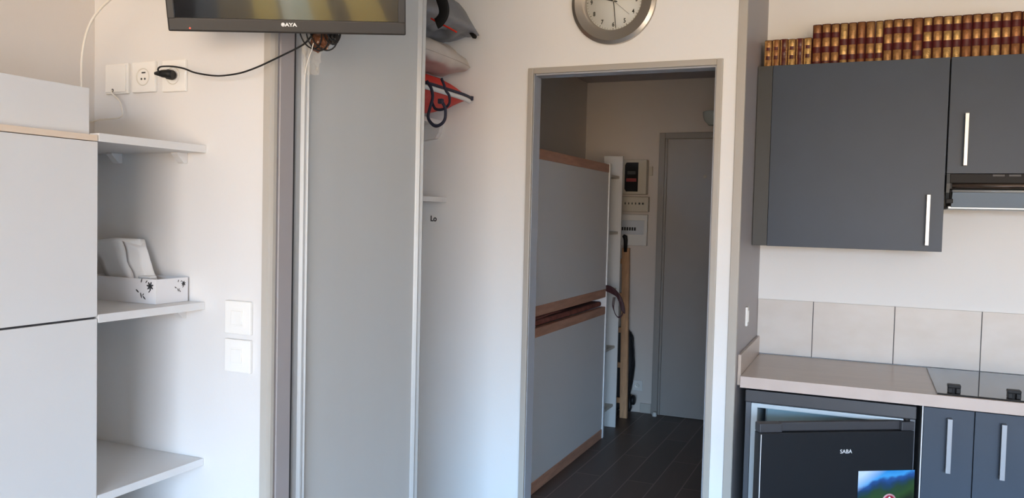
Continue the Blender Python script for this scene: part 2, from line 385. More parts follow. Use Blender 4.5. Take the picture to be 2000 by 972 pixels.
build('buckle', MB().box(at(857, 202, 2.60).x, at(866, 202, 2.60).x, 2.59, 2.605, at(857, 203, 2.60).z, at(857, 193, 2.60).z, .003), NAVY, t)
# cream pillow-like bag in the middle
t = thing('fabric_bag', 'puffed cream fabric bag squeezed between the red and grey ones', 'bag', (-1.72, 2.9, 2.03))
build('body', lens(-1.710, 2.90, 2.132, .178, .262, .072, .056, 2.6, 11, .007, tilt=-.10, pe=.45), CREAMC, t)
build('seam', MB().tube([Vector((-1.710 + .178 * (1 - .12 * abs(b) ** 4) - .001, 2.90 + .262 * b * .9, 2.132 - .10 * .178)) for b in [-1 + k * .1 for k in range(21)]], .0025, 6), CREAMC, t)
# grey nylon bag on top
t = thing('nylon_bag', 'grey and black nylon bag with red piping on top of the closet pile', 'bag', (-1.70, 2.9, 2.17))
build('body', lens(-1.69, 2.90, 2.272, .200, .265, .19, .062, 1.25, 23, .018, tilt=-.14), GREYC, t)
g0 = [(846, -25), (852, 0), (858, 20), (864, 38)]
build('strap', MB().tube(loopY([(852, -30), (861, -5), (867, 15), (866, 30), (858, 42), (852, 46)], 2.64), .021, 8, .18), BLACK, t, label='black strap')
build('piping', MB().tube(loopY([(842, 36), (852, 42), (866, 49), (878, 55), (892, 63)], 2.66), .003, 6), REDC, t, label='red piping')
e = at(926, 71, 3.07)
build('corner_tab', MB().tube([e + Vector((-.022, 0, .020)), e, e + Vector((.010, 0, -.006))], [.004, .010, .005], 6, .5), BLACK, t)
t = build('film_bundle', lens(-1.80, 2.86, 1.630, .088, .20, .075, .038, 2.4, 41, .016, pe=.6), PALEC, label='crumpled pale plastic bundle lying on the slim closet shelf', category='bundle')
# small printed lettering on the wall under the slim shelf
p = at(847, 427, YB)
build('wall_lettering', MB().text('Lo', .034, .0004, Matrix.Translation((p.x, YB - .001, p.z)) @ Matrix.Rotation(R(90), 4, 'X'), .001, .9), INK, label='small dark lettering on the closet wall under the slim shelf', category='lettering')

# ------------------------------------------------------------ left cabinet and shelves
FX, CY1 = -1.520, 1.284
t = thing('wall_cabinet', 'large white flat-fronted cabinet on the left with a dark line between its doors', 'cabinet', (-1.71, .85, 0))
build('body', MB().box(XL + .001, FX - .020, .40, CY1, 0, 1.636), LAM, t)
build('top_panel', MB().box(XL + .001, FX, .40, CY1, 1.637, 1.650, .001), EDGE, t, label='thin beige edge of the cabinet top')
build('door', MB().box(FX - .019, FX, .40, CY1, 1.2600, 1.6355, .001), LAM, t)
build('door', MB().box(FX - .019, FX, .40, CY1, .10, 1.2555, .001), LAM, t)
build('gap_shadow', MB().box(FX - .0195, FX - .004, .40, CY1 - .004, 1.2556, 1.2599), GAP, t, label='painted shade line in the gap between the doors')  # dark strip set into the door gap to stand for its shade
build('plinth', MB().box(FX - .024, FX - .021, .40, CY1, .0, .095), GAP, t)
build('storage_box', MB().box(XL + .001, -1.545, .40, CY1 - .0, 1.651, 1.751, .0015), LAM,
      label='shallow white box section lying on top of the large white cabinet', category='box')
def wshelf(z, lab, brk=((-1.83),)):
    t = thing('wall_shelf', lab, 'shelf', (-1.72, 1.45, z - .018), group='white wall shelves')
    build('board', MB().box(XL + .001, FX, CY1 + .003, YA - .001, z - .018, z, .0012), SHELF, t)
    build('edge_band', MB().box(FX, FX + .0006, CY1 + .003, YA - .001, z - .018, z), LAM, t)
    for x in (-1.815, -1.592):
        b = MB().prism([(YA - .001, z - .0185), (YA - .035, z - .0185), (YA - .035, z - .022), (YA - .012, z - .044), (YA - .001, z - .044)], 'x', x - .008, x + .012)
        build('bracket', b, SHELF, t)
wshelf(1.655, 'top white wall shelf beside the cabinet, empty')
wshelf(1.264, 'middle white wall shelf carrying the tissue box')
wshelf(.868, 'lowest white wall shelf beside the cabinet, empty')
# tissue box
t = thing('tissue_box', 'white open carton with grey printed flowers on the middle shelf', 'box', (-1.70, 1.54, 1.264))
tx0, tx1, ty0, ty1, tz = -1.80, -1.568, 1.490, 1.592, 1.2645
h = .060
mb = MB(); q = .003
mb.box(tx0, tx1, ty0, ty1, tz, tz + q); mb.box(tx0, tx1, ty0, ty0 + q, tz + q, tz + h); mb.box(tx0, tx1, ty1 - q, ty1, tz + q, tz + h)
mb.box(tx0, tx0 + q, ty0 + q, ty1 - q, tz + q, tz + h); mb.box(tx1 - q, tx1, ty0 + q, ty1 - q, tz + q, tz + h)
build('carton', mb, CARTON, t)
def flower(cx, cz, k, face):
    mb = MB()
    def petal(u, v, a, L, W, n=8):
        pts = []
        for i in range(n):
            s_ = 2 * math.pi * i / n
            pts.append((u + math.cos(a) * L * .5 * (1 + math.cos(s_)) - math.sin(a) * W * math.sin(s_), v + math.sin(a) * L * .5 * (1 + math.cos(s_)) + math.cos(a) * W * math.sin(s_)))
        if face == 'y': mb.prism(pts, 'y', ty0 - .0006, ty0 - .0001)
        else: mb.prism([(p, q_) for p, q_ in pts], 'x', tx1 + .0001, tx1 + .0006)
    sg = 1
    for i in range(7): petal(cx, cz, 2 * math.pi * i / 7 + .3, .0095 * k, .0019 * k)
    for du, dv, a, L, W in ((-.024, .006, 1.3, .009, .0012), (-.012, .006, .8, .007, .0011), (-.030, -.014, 2.5, .010, .0016), (-.022, -.025, 1.9, .012, .0014), (-.012, -.027, 2.4, .010, .0014), (-.004, -.013, .9, .006, .0012), (-.020, -.020, 1.0, .006, .001)):
        petal(cx + du * k, cz + dv * k, a, L * k, W * k)
    return mb
build('flower_print', flower(-1.587, tz + .043, 1.22, 'y'), INK, t, label='grey flower print')
build('flower_print', flower(1.577, tz + .045, .75, 'x'), INK, t, label='smaller grey flower print')
# folded tissues standing up out of the carton
t = thing('paper_tissue', 'pack of white paper tissues standing up out of the carton', 'tissues', (-1.72, 1.54, 1.27))
def loft(bot, top, z0, z1, seed, amp=.0035, n=14):
    mb = MB(); m = len(bot); sub = 5; rings = []
    for j in range(n + 1):
        v = j / n; ring = []
        for i in range(m):
            for q in range(sub):
                f = q / sub; b0, b1, t0, t1 = bot[i], bot[(i + 1) % m], top[i], top[(i + 1) % m]
                bx_ = b0[0] + (b1[0] - b0[0]) * f; by_ = b0[1] + (b1[1] - b0[1]) * f
                tx_ = t0[0] + (t1[0] - t0[0]) * f; ty_ = t0[1] + (t1[1] - t0[1]) * f
                zt = t0[2] + (t1[2] - t0[2]) * f
                e = v + .10 * math.sin(math.pi * v)
                x = bx_ + (tx_ - bx_) * e; y = by_ + (ty_ - by_) * v
                k = noise.noise(Vector((x * 30 + seed, y * 30, v * 4)))
                ring.append(mb.bm.verts.new((x + amp * k, y + amp * k, z0 + (z1 + zt - z0) * v)))
        rings.append(ring)
    N = m * sub
    for j in range(n):
        mb._tag([mb.bm.faces.new((rings[j][k], rings[j][(k + 1) % N], rings[j + 1][(k + 1) % N], rings[j + 1][k])) for k in range(N)], True)
    mb._tag([mb.bm.faces.new(rings[0][::-1]), mb.bm.faces.new(rings[-1])])
    return mb
build('folded_sheets', loft([(-1.722, 1.532), (-1.640, 1.512), (-1.622, 1.545), (-1.63, 1.572), (-1.715, 1.576)],
                            [(-1.842, 1.530, -.008), (-1.728, 1.512, .004), (-1.682, 1.545, .002), (-1.69, 1.568, 0), (-1.84, 1.572, -.008)], 1.270, 1.416, 2), PAPER, t)
build('outer_sheet', loft([(-1.636, 1.516), (-1.600, 1.530), (-1.596, 1.552), (-1.620, 1.560)],
                          [(-1.712, 1.520, 0), (-1.676, 1.534, -.014), (-1.668, 1.552, -.014), (-1.69, 1.560, 0)], 1.270, 1.412, 7, .005), PAPER, t)
build('sheet_corner', MB().box(-1.655, -1.612, 1.515, 1.535, 1.322, 1.329, .003), PAPER, t)

# ------------------------------------------------------------ sockets and switches
def plate_base(t, x0, x1, z0, z1, Y=YA, th=.009):
    build('plate', MB().box(x0, x1, Y - th, Y, z0, z1, .003), PLATE, t)
t = thing('aerial_outlet', 'white aerial wall plate with a thin cable leaving its lower edge, left of the sockets', 'wall plate', (-1.815, YA, 1.79))
plate_base(t, -1.857, -1.777, 1.792, 1.870)
build('cover', MB().box(-1.853, -1.781, YA - .013, YA - .009, 1.796, 1.866, .002), PLATE, t)
build('cable_hole', MB().lathe([(0, -.0005), (.004, -.0005), (.004, 0)], (-1.826, YA - .013, 1.801), 'y', 12), SOCKD, t)
def well(t, cx, cz):
    build('socket_well', MB().lathe([(.0, .0015), (.0195, .0015), (.0205, -.001), (.022, -.001), (.0225, 0)], (cx, YA - .010, cz), 'y', 32), SOCKR, t)
t = thing('wall_socket', 'empty white wall socket between the aerial plate and the used socket', 'socket', (-1.723, YA, 1.79))
plate_base(t, -1.763, -1.683, 1.793, 1.871); well(t, -1.723, 1.832)
mb = MB()
for dx in (-.0055, .006): mb.lathe([(0, -.0005), (.0028, -.0005), (.0028, 0)], (-1.723 + dx, YA - .009, 1.827), 'y', 10)
mb.box(-1.728, -1.715, YA - .0096, YA - .009, 1.841, 1.8445)
build('pin_holes', mb, SOCKD, t)
t = thing('wall_socket', 'white wall socket with the black television plug in it', 'socket', (-1.62, YA, 1.79))
plate_base(t, -1.660, -1.581, 1.791, 1.870); well(t, -1.6215, 1.8305)
t = thing('power_cord', 'black power cord looping from the wall plug up to the television', 'cable', (-1.61, YA - .03, 1.83))
pz = 1.8305
build('plug', MB().lathe([(0, 0), (.010, .001), (.0125, .006), (.0125, .020), (.009, .026), (0, .027)], (-1.6155, YA - .038, pz), 'y', 16), BLACK, t)
build('plug_body', MB().tube([(-1.600, YA - .032, pz - .001), (-1.612, YA - .036, pz), (-1.625, YA - .040, pz + .0005), (-1.636, YA - .043, pz + .001), (-1.645, YA - .045, pz + .001)], [.010, .0105, .0095, .006, .0035], 12), BLACK, t)
pp = [(-1.645, YA - .045, pz + .001)] + [tuple(at(x, y, 1.55 if x < 500 else 1.55 + .06 * min(1, (x - 500) / 80))) for x, y in ((311, 142), (308.5, 136), (312, 131), (322, 129.5), (340, 130), (360, 134), (378, 141), (400, 145.5), (425, 148), (450, 146), (475, 141), (505, 130), (535, 116), (562, 103), (582, 93), (596, 84), (606, 73), (612, 62))]
build('cord', MB().tube(smoothpath(pp, 6), .0021, 8), BLACK, t)
t = build('aerial_cable', MB().tube(smoothpath([(-1.826, YA - .014, 1.801), (-1.818, YA - .022, 1.792)] + [tuple(at(x, y, 1.578)) for x, y in ((233, 197), (238, 212), (239, 224), (232, 230), (215, 232), (195, 234), (176, 238))], 6), .0019, 8), CREAMW,
          label='thin cream cable curling down from the aerial plate to behind the cabinet box', category='cable')
build('white_cable', MB().tube(smoothpath([tuple(at(x, y, 1.42 )) for x, y in ((160, 190), (159.5, 168), (159, 140), (160, 112), (164, 84), (171, 58), (183, 34), (198, 15), (213, 1), (232, -14))], 6), .0030, 10), CREAMW,
      label='thick white cable rising from behind the cabinet box and bending right', category='cable')
def switch(z0, lab):
    t = thing('light_switch', lab, 'switch', (-1.406, YA, z0), group='light switches')
    build('plate', MB().box(-1.4475, -1.367, YA - .010, YA, z0, z0 + .0815, .003), PLATE, t)
    build('frame_step', MB().box(-1.4275, -1.387, YA - .0115, YA - .010, z0 + .020, z0 + .0615, .0007), PLATE, t)
    build('rocker', MB().box(-1.4235, -1.391, YA - .0145, YA - .0115, z0 + .0235, z0 + .058, .001), PLATE, t)
switch(1.1925, 'upper white light switch on the short wall')
switch(1.098, 'lower white light switch on the short wall')
t = thing('light_switch', 'white switch seen edge-on on the partition above the worktop', 'switch', (XP, 3.47, 1.07))
build('plate', MB().box(XP, XP + .010, 3.455, 3.490, 1.071, 1.150, .004), PLATE, t)
build('rocker', MB().box(XP + .010, XP + .013, 3.463, 3.482, 1.088, 1.134, .001), PLATE, t)

# ------------------------------------------------------------ television
az, ti, ro = YAW + .20504391, .30088894, .04769637
rr0 = Vector((math.cos(az), math.sin(az), 0)); nn0 = Vector((math.sin(az), -math.cos(az), 0))
uu0 = Vector((0, 0, 1)) * math.cos(ti) + nn0 * math.sin(ti); nn = rr0.cross(uu0)
tr = math.cos(ro) * rr0 + math.sin(ro) * uu0; tu = -math.sin(ro) * rr0 + math.cos(ro) * uu0
tvm = Matrix((tr, tu, nn)).transposed().to_4x4(); tvm.translation = Vector((-1.42818263, 1.38661995, 1.88580102))
t = thing('television', 'black flat television tilted down from the wall, red standby light lit', 'television', (0, 0, 0))
t.matrix_basis = tvm
TW, TH = .52, .312; bz = .0175; bb = .030
mb = MB(); mb.box(0, TW, 0, TH, -.030, -.012, .004)
mb.box(0, TW, 0, bb, -.013, 0, .004); mb.box(0, TW, TH - bz, TH, -.013, 0, .004); mb.box(0, bz, bb - .004, TH - bz + .004, -.013, 0, .003); mb.box(TW - bz, TW, bb - .004, TH - bz + .004, -.013, 0, .003)
build('casing', mb, BLACKG, t, local=True)
build('back_cover', MB().box(.06, TW - .06, .03, TH - .05, -.052, -.029, .008), BLACK, t, local=True)
build('screen', MB().box(bz - .002, TW - bz + .002, bb - .002, TH - bz + .002, -.010, -.0035), SCREEN, t, local=True)
build('standby_light', MB().lathe([(0, .0015), (.0012, .0010), (.0016, 0)], (.046, .0075, 0), 'z', 12), LED, t, local=True)
mb = MB(); mb.lathe([(0, .0006), (.0044, .0006), (.0044, 0)], (.2455, .0190, 0), 'z', 20)
mb.text('AYA', .0105, .0003, Matrix.Translation((.2625, .0187, .0004)), .0004, 1.25)
build('logo', mb, LOGO, t, local=True, label='silver maker mark')
# wall arm behind it
mb = MB(); mb.box(TW / 2 - .07, TW / 2 + .07, .10, .24, -.060, -.052, .002)
build('mount_plate', mb, BLACK, t, local=True)
pc = tvm @ Vector((TW / 2, .17, -.058))
mb = MB(); mb.box(-1.46, -1.39, YA - .012, YA, 1.96, 2.14, .002); build('wall_plate', mb, BLACK, t)
build('arm', MB().tube([(-1.425, YA - .012, 2.05), (-1.40, YA - .045, 2.05), (pc.x - .02, pc.y + .012, pc.z), tuple(pc)], .011, 10), BLACK, t)
# coils of cable hanging below its edge
def tvp(px, py, off=-.02):               # a point just behind the television's lower edge
    return at(px, py, 1.60)
t = thing('cable_coil', 'black cable coiled in loops under the television edge', 'cable', tuple(at(615, 80, 1.60)))
mb = MB()
for (cx_, cyy, rx_, ry_, a0, ph) in ((606, 60, 21, 33, 0, 0), (619, 62, 19, 35, .1, .6), (630, 60, 22, 37, -.2, 1.2), (644, 60, 15, 26, -.5, 2.6), (650, 56, 12, 22, .4, .4)):
    L = []
    for k in range(28):
        a = 2 * math.pi * k / 28
        ux, uy = rx_ * math.cos(a), ry_ * math.sin(a)
        q = at(cx_ + ux * math.cos(a0) - uy * math.sin(a0) * .4, cyy + uy, 1.60)
        q.y += .012 * math.sin(a + ph) + .004 * ph; L.append(q)
    mb.tube(L, .0017, 7, closed=True)
build('coils', mb, BLACK, t)
def crumple(cx_, cyy, cz, rx_, ry_, rz_, seed, amp=.35, sub=4):
    mb = MB(); bmesh.ops.create_icosphere(mb.bm, subdivisions=sub, radius=1)
    for v in mb.bm.verts:
        n_ = noise.noise(v.co * 1.7 + Vector((seed, 0, 0))) + .6 * noise.noise(v.co * 4.1 + Vector((0, seed, 0)))
        k = 1 + amp * n_
        v.co = Vector((cx_ + v.co.x * rx_ * k, cyy + v.co.y * ry_ * k, cz + v.co.z * rz_ * k))
    return mb
q = at(620, 80, 1.61)
build('cable_tie_bundle', crumple(q.x, q.y + .01, q.z + .010, .028, .012, .028, 3, .5), BROWNC, label='glossy brown bundle tied inside the cable coils', category='bundle')
q2 = at(646, 78, 1.61)
build('connector_block', crumple(q2.x, q2.y + .012, q2.z + .008, .013, .009, .014, 8, .5, 3), BLACK, label='black connector lump at the right of the cable coils', category='connector')
q = at(612, 112, 1.62)
mb = MB()
def fl(u, v):
    a = (u - .5) * 2; b = v
    x = q.x - .004 + a * (.026 - .010 * b); z = q.z + .034 - b * .074
    return Vector((x, q.y + .010 * noise.noise(Vector((u * 6, v * 6, 1))) + .006 * a, z + .006 * noise.noise(Vector((u * 5, v * 5, 9)))))
mb.grid(fl, 22, 26, smooth=False)
build('plastic_wrapper', mb, FILM, recalc=False, label='crinkled clear plastic wrapper hanging under the cable coils', category='wrapper')
build('thin_wire', MB().tube(smoothpath([tuple(at(x, y, 1.60)) for x, y in ((612, 84), (609, 97), (604, 110), (600, 123), (597, 137), (595.5, 155), (595, 180), (594.5, 205))], 6), [.0010] * 24 + [.0010 - .0001 * min(9, k / 2) for k in range(19)], 6), CREAMW,
      label='thin pale wire curving down from the cable coils over the door stile', category='wire')

# ------------------------------------------------------------ clock
cc = at(1200, 3, YB); cx0, cz0 = cc.x, cc.z
t = thing('wall_clock', 'round wall clock with a wide brushed steel rim above the doorway', 'clock', (cx0, YB, cz0))
r_ = .172
build('rim', MB().lathe([(r_ - .004, 0), (r_, -.004), (r_, -.020)], (cx0, YB, cz0), 'y', 96).lathe([(r_, -.020), (r_ - .014, -.027)], (cx0, YB, cz0), 'y', 96).lathe([(r_ - .014, -.027), (.117, -.014)], (cx0, YB, cz0), 'y', 96).lathe([(.117, -.014), (.1145, -.013), (.1145, -.006)], (cx0, YB, cz0), 'y', 96), STEEL, t)
build('dial', MB().lathe([(0, -.007), (.116, -.007), (.117, -.001), (.117, 0)], (cx0, YB, cz0), 'y', 64), DIAL, t)
dial = [o for o in t.children if o.name.startswith('dial')][0]
for k in range(12):
    a = R(90 - 30 * (k + 1))
    build('numeral', MB().text(str(k + 1), .0240, .0002, Matrix.Translation((cx0 + .0925 * math.cos(a), YB - .0075, cz0 + .0925 * math.sin(a))) @ Matrix.Rotation(R(90), 4, 'X'), .0006, .8), HANDD, dial, label='black numeral ' + str(k + 1))
mb = MB()
for k in range(60):
    a = R(6 * k); L = .004 if k % 5 else .006
    c_, s_ = math.cos(a), math.sin(a); w_ = .0005 if k % 5 else .0010
    P4 = [(cx0 + c_ * (.112 - L) - s_ * w_, cz0 + s_ * (.112 - L) + c_ * w_), (cx0 + c_ * .112 - s_ * w_, cz0 + s_ * .112 + c_ * w_), (cx0 + c_ * .112 + s_ * w_, cz0 + s_ * .112 - c_ * w_), (cx0 + c_ * (.112 - L) + s_ * w_, cz0 + s_ * (.112 - L) - c_ * w_)]
    mb.prism(P4, 'y', YB - .0076, YB - .0070)
build('minute_marks', mb, HANDD, t)
def hand(name, ang, L, w_, back, yy, m=HANDD):
    a = R(90 - ang); c_, s_ = math.cos(a), math.sin(a)
    def pt(u, v): return (cx0 + c_ * u - s_ * v, cz0 + s_ * u + c_ * v)
    build(name, MB().prism([pt(-back, w_), pt(L, w_ * .7), pt(L, -w_ * .7), pt(-back, -w_)], 'y', yy - .0008, yy), m, t)
hand('minute_hand', 173.5, .108, .0016, .02, YB - .012); hand('hour_hand', 284, .062, .0024, .015, YB - .010); hand('second_hand', 131, .088, .0006, .02, YB - .014)
build('hand_cap', MB().lathe([(0, -.016), (.0035, -.0155), (.004, -.007)], (cx0, YB, cz0), 'y', 16), STEEL, t)

# ------------------------------------------------------------ kitchen: wall units
UY = 3.575; DT = .019
GRIP = mat('grey_nickel', (.30, .31, .33), .45, .5)
def bar(t, x, z0, z1, Y, w_=.0135, m=None):
    build('handle', MB().box(x - w_ / 2, x + w_ / 2, Y - .030, Y - .022, z0, z1, .0015).box(x - w_ / 2, x + w_ / 2, Y - .023, Y, z0, z0 + .010, .001).box(x - w_ / 2, x + w_ / 2, Y - .023, Y, z1 - .010, z1, .001), m or NICKEL, t, label='brushed bar handle')
t = thing('wall_unit', 'taller dark grey wall cupboard next to the partition, handle low on the right', 'cupboard', (-.08, 3.74, 1.399))
build('body', MB().box(-.379, .268, UY + DT, YK - .001, 1.399, 2.1415), DCARC, t)
build('filler_strip', MB().box(XP + .002, -.381, UY + .003, UY + DT + .01, 1.399, 2.1405, .001), DCARC, t)
d = build('door', MB().box(-.3795, .2675, UY, UY + DT - .001, 1.398, 2.1405, .0012), DGREY, t)
bar(d, .213, 1.421, 1.617, UY)
t = thing('wall_unit', 'shorter dark grey wall cupboard above the cooker hood', 'cupboard', (.57, 3.74, 1.70))
build('body', MB().box(.272, .868, UY + DT, YK - .001, 1.700, 2.1415), DCARC, t)
d = build('door', MB().box(.2725, .8675, UY, UY + DT - .001, 1.699, 2.1405, .0012), DGREY, t)
bar(d, .331, 1.727, 1.925, UY)
# cooker hood
t = thing('cooker_hood', 'slim cooker hood with a polished strip under the shorter cupboard', 'cooker hood', (.57, 3.7, 1.56))
build('body', MB().box(.279, .861, UY + .010, YK - .001, 1.640, 1.699, .002), BLACKG, t)
build('front_bar', MB().tube([(.292, UY - .004, 1.652), (.852, UY - .004, 1.652)], .0105, 20), mat('polished_hood_strip', (.22, .17, .14), .16, .9), t)
build('dark_strip', MB().box(.285, .858, UY - .006, UY + .012, 1.6625, 1.6975, .002), mat('hood_dark_strip', (.022, .020, .019), .55, spec=.2), t)
build('end_cap', MB().prism([(UY - .010, 1.698), (UY + .03, 1.698), (UY + .03, 1.60), (UY + .012, 1.585), (UY - .012, 1.625), (UY - .016, 1.66)], 'x', .2725, .284), DCARC, t)
for xx in (.425, .478): build('button', MB().box(xx, xx + .040, UY - .009, UY - .006, 1.687, 1.6955, .001), FRTOP, t)
build('visor', MB().prism([(UY - .006, 1.634), (UY + .002, 1.638), (UY + .060, 1.575), (UY + .050, 1.571)], 'x', .296, .852), VISOR, t)
build('visor_edge', MB().tube([(.294, UY - .004, 1.632), (.853, UY - .004, 1.632)], .005, 12), mat('visor_light_edge', (.42, .44, .45), .3, .3), t)
build('underside', MB().box(.285, .855, UY + .055, YK - .02, 1.564, 1.576, .003), mat('hood_grille', (.40, .42, .43), .35, .5), t)
build('filter_box', MB().box(.295, .845, UY + .09, YK - .02, 1.576, 1.641), FRTOP, t)
build('hinge', MB().box(.2735, .298, UY - .004, UY + .012, 1.585, 1.602, .003), BLACK, t)

# books on the cupboards: red leather with gilt panels
def book_mesh(wd, ht, dp, bands, ribs, gm=1):
    # bands: list of (depth below the top where it ends, material slot); spine bulges towards -y
    mb = MB(); seg = 10; zs = [0.0]
    edges = [b[0] for b in bands]
    def ring(z, bulge=1.0):
        pts = []
        for k in range(seg + 1):
            a = math.pi * k / seg
            pts.append(Vector((-math.cos(a) * wd / 2 * .985, -math.sin(a) * wd * .30 * bulge, z)))
        return pts
    prev = 0
    for (e_, s_) in bands:
        e_ = min(e_, ht)
        rr = [(ht - prev, 1.0), (ht - prev - .002, 1.07 if s_ else 1.0), (ht - e_ + .002, 1.07 if s_ else 1.0), (ht - e_, 1.0)]
        for (za, ba), (zb, bb_) in zip(rr[:-1], rr[1:]):
            A = [mb.bm.verts.new(p) for p in ring(za, ba)]; B = [mb.bm.verts.new(p) for p in ring(zb, bb_)]
            for k in range(seg):
                mb.mi = 0 if s_ == 0 else (1 if 2 <= k <= seg - 3 else 2)
                mb._tag([mb.bm.faces.new((A[k], A[k + 1], B[k + 1], B[k]))], True)
        prev = e_
        if prev >= ht: break
    mb.mi = 0
    for z, f in ((0, 0), (ht, 1)):
        vs = [mb.bm.verts.new(p) for p in ring(z)] 
        mb._tag([mb.bm.faces.new(vs)])
    for s_ in (-1, 1): mb.box(s_ * wd / 2, s_ * (wd / 2 - .0022), 0, dp, 0, ht)
    bmesh.ops.remove_doubles(mb.bm, verts=mb.bm.verts, dist=.00005)
    return mb
BT = 2.1415
S1 = [(.003, 0), (.034, 1), (.056, 0), (.091, 1), (.116, 0), (.150, 1), (.158, 0), (.2, 1)]
S2 = [(.003, 0), (.064, 1), (.089, 0), (.127, 1), (.148, 0), (.2, 1)]
S3 = [(.003, 0), (.031, 1), (.057, 0), (.093, 1), (.121, 0), (.2, 1)]
SS = [(.002, 0), (.030, 1), (.044, 0), (.066, 1), (.082, 0), (.2, 1)]
def book(x, wd, ht, bands, gm, lab, grp, dep=.115, yy=3.662):
    t = thing('leather_book', lab, 'book', (x, yy, BT), group=grp)
    mb = book_mesh(wd, ht, dep, bands, 0)
    build('cover', mb, [REDL, gm, BROWNL], t, local=True, recalc=True)
    build('pages', MB().box(-wd / 2 + .0025, wd / 2 - .0025, .0, dep - .004, .003, ht - .004), PAGES, t, local=True)
x = -.427; sw = .0315
kinds = [GOLD, GOLD3, REDL, GOLD2, REDL, GOLD2]
slab = ['gilt-striped small book nearest the partition', 'brownish small book second from the partition', 'dark red small book with faint gilt, third from the partition', 'brightly gilded small book between two dark red ones', 'dark red small book second from the tall volumes', 'bright gilt small book touching the first tall volume']
def streaked(x, wd, ht, gm, lab):
    t = thing('leather_book', lab, 'book', (x, 3.662, BT), group='small gilt books beside the partition')
    mb = book_mesh(wd, ht, .10, SS, 0)
    build('cover', mb, [REDL, gm, BROWNL], t, local=True)
    build('pages', MB().box(-wd / 2 + .0025, wd / 2 - .0025, .0, .096, .003, ht - .004), PAGES, t, local=True)
    mb = MB()
    for s_ in (-1, 1): 
        for xx in (.40, .28):
            yv = -wd * .30 * math.sqrt(max(0, 1 - (xx * 2) ** 2)) * 1.07
            mb.box(s_ * wd * xx - .0006, s_ * wd * xx + .0006, yv - .0010, yv + .003, .004, ht - .003)
    build('gilt_lines', mb, GOLD2, t, local=True)
for k in range(6):
    streaked(x + sw / 2, sw - .0006, .1195 + .0008 * (k % 3), kinds[k], slab[k]); x += sw
x = -.2365
order = 'AAABBBBBCCCBCCCCCCCCCCC'
gold = [GOLD3, GOLD, GOLD, GOLD2, GOLD, GOLD3, GOLD, GOLD2, GOLD, GOLD, GOLD, GOLD3, GOLD2, GOLD, GOLD2, GOLD2, GOLD3, GOLD, GOLD3, GOLD2, GOLD, GOLD3, GOLD]
wid = [.0355, .0355, .0335, .0325, .0325, .0325, .036, .030, .034, .037, .034, .037, .034, .036, .034, .031, .036, .031, .031, .036, .032, .034, .034]
names_ = ['first', 'second', 'third', 'fourth', 'fifth', 'sixth', 'seventh', 'eighth', 'ninth', 'tenth', 'eleventh', 'twelfth', 'thirteenth', 'fourteenth', 'fifteenth', 'sixteenth', 'seventeenth', 'eighteenth', 'nineteenth', 'twentieth', 'twenty-first', 'twenty-second', 'twenty-third']
desc = {'A': 'tall gilt book with two even red bands', 'B': 'tall gilt book with long upper gilt panel', 'C': 'tall gilt book with high red bands'}
for k, s_ in enumerate(order):
    wd = wid[k]; ht = .1715 + (.001 if k % 4 == 1 else 0) + (.0015 if 8 <= k else 0)
    book(x + wd / 2, wd - .0008, ht, {'A': S1, 'B': S2, 'C': S3}[s_], gold[k], f'{desc[s_]}, {names_[k]} tall one from left', 'tall gilt books on the wall cupboards')
    x += wd

# ------------------------------------------------------------ kitchen: tiles, worktop, hob
jx = [-.205 - .328, -.205, .123, .449, .777, 1.105, 1.433, 1.761, 2.089, 2.417, 2.745, 3.10]
mb = MB()
for a, b_ in zip(jx[:-1], jx[1:]):
    mb.box(max(a + .0015, XP + .001), min(b_ - .0015, XR), YK - .009, YK - .001, .903, 1.149, .0012)
t = thing('tile_backsplash', 'row of pale beige square tiles between worktop and white wall', 'tiles', (.6, YK, .9))
build('tiles', mb, TILE, t)
build('grout', MB().box(XP + .001, XR, YK - .005, YK - .0005, .901, 1.1485), GROUT, t)
WF = 3.268
t = thing('worktop', 'beige laminate kitchen worktop running right from the partition', 'worktop', (.6, 3.58, .862))
build('slab', MB().box(XP + .014, XR, WF + .003, YK - .010, .857, .9005, .003), WTOP, t)
build('front_edge', MB().box(XP + .014, XR, WF, WF + .0035, .8565, .9, .001), WEDGE, t)
build('upstand', MB().box(XP + .001, XP + .0135, WF + .015, YK - .010, .862, .981, .002), WTOP, t, label='short upright strip against the partition')
t = thing('hob', 'black glass hob set into the worktop, reflecting the tiles', 'hob', (.53, 3.56, .90))
build('glass', MB().box(.251, .831, 3.281, 3.842, .9005, .9065, .002), HOBG, t)
for xx in (.306, .4905):
    mb = MB(); mb.box(xx - .021, xx + .021, 3.296, 3.330, .9245, .936, .003)
    for s_ in (-1, 1): mb.box(xx + s_ * .0125 - .0075, xx + s_ * .0125 + .0075, 3.292, 3.328, .9066, .926, .003)
    mb.box(xx - .008, xx + .008, 3.312, 3.326, .9066, .926)
    build('knob', mb, BLACK, t)
# ------------------------------------------------------------ base unit doors
t = thing('base_unit', 'narrow dark blue-grey base cupboards right of the fridge', 'cupboard', (.45, 3.6, 0))
LY = 3.300
build('body', MB().box(.2115, 1.2, LY + DT, YK - .012, .10, .853), DCARC, t)
build('side_edge', MB().box(.2075, .2115, LY - .001, LY + .5, .10, .8515), LAM, t, label='pale edge of the side panel')
build('plinth', MB().box(.22, 1.2, LY + .06, LY + .075, 0, .10), BLACK, t)
for a, b_, hx in ((.213, .3725, .2955), (.3755, .535, .462), (.538, 1.0, .60)):
    d = build('door', MB().box(a, b_, LY, LY + DT - .001, .105, .8475, .0012), DGREY, t)
    bar(d, hx, .624, .818, LY, .0165, GRIP)

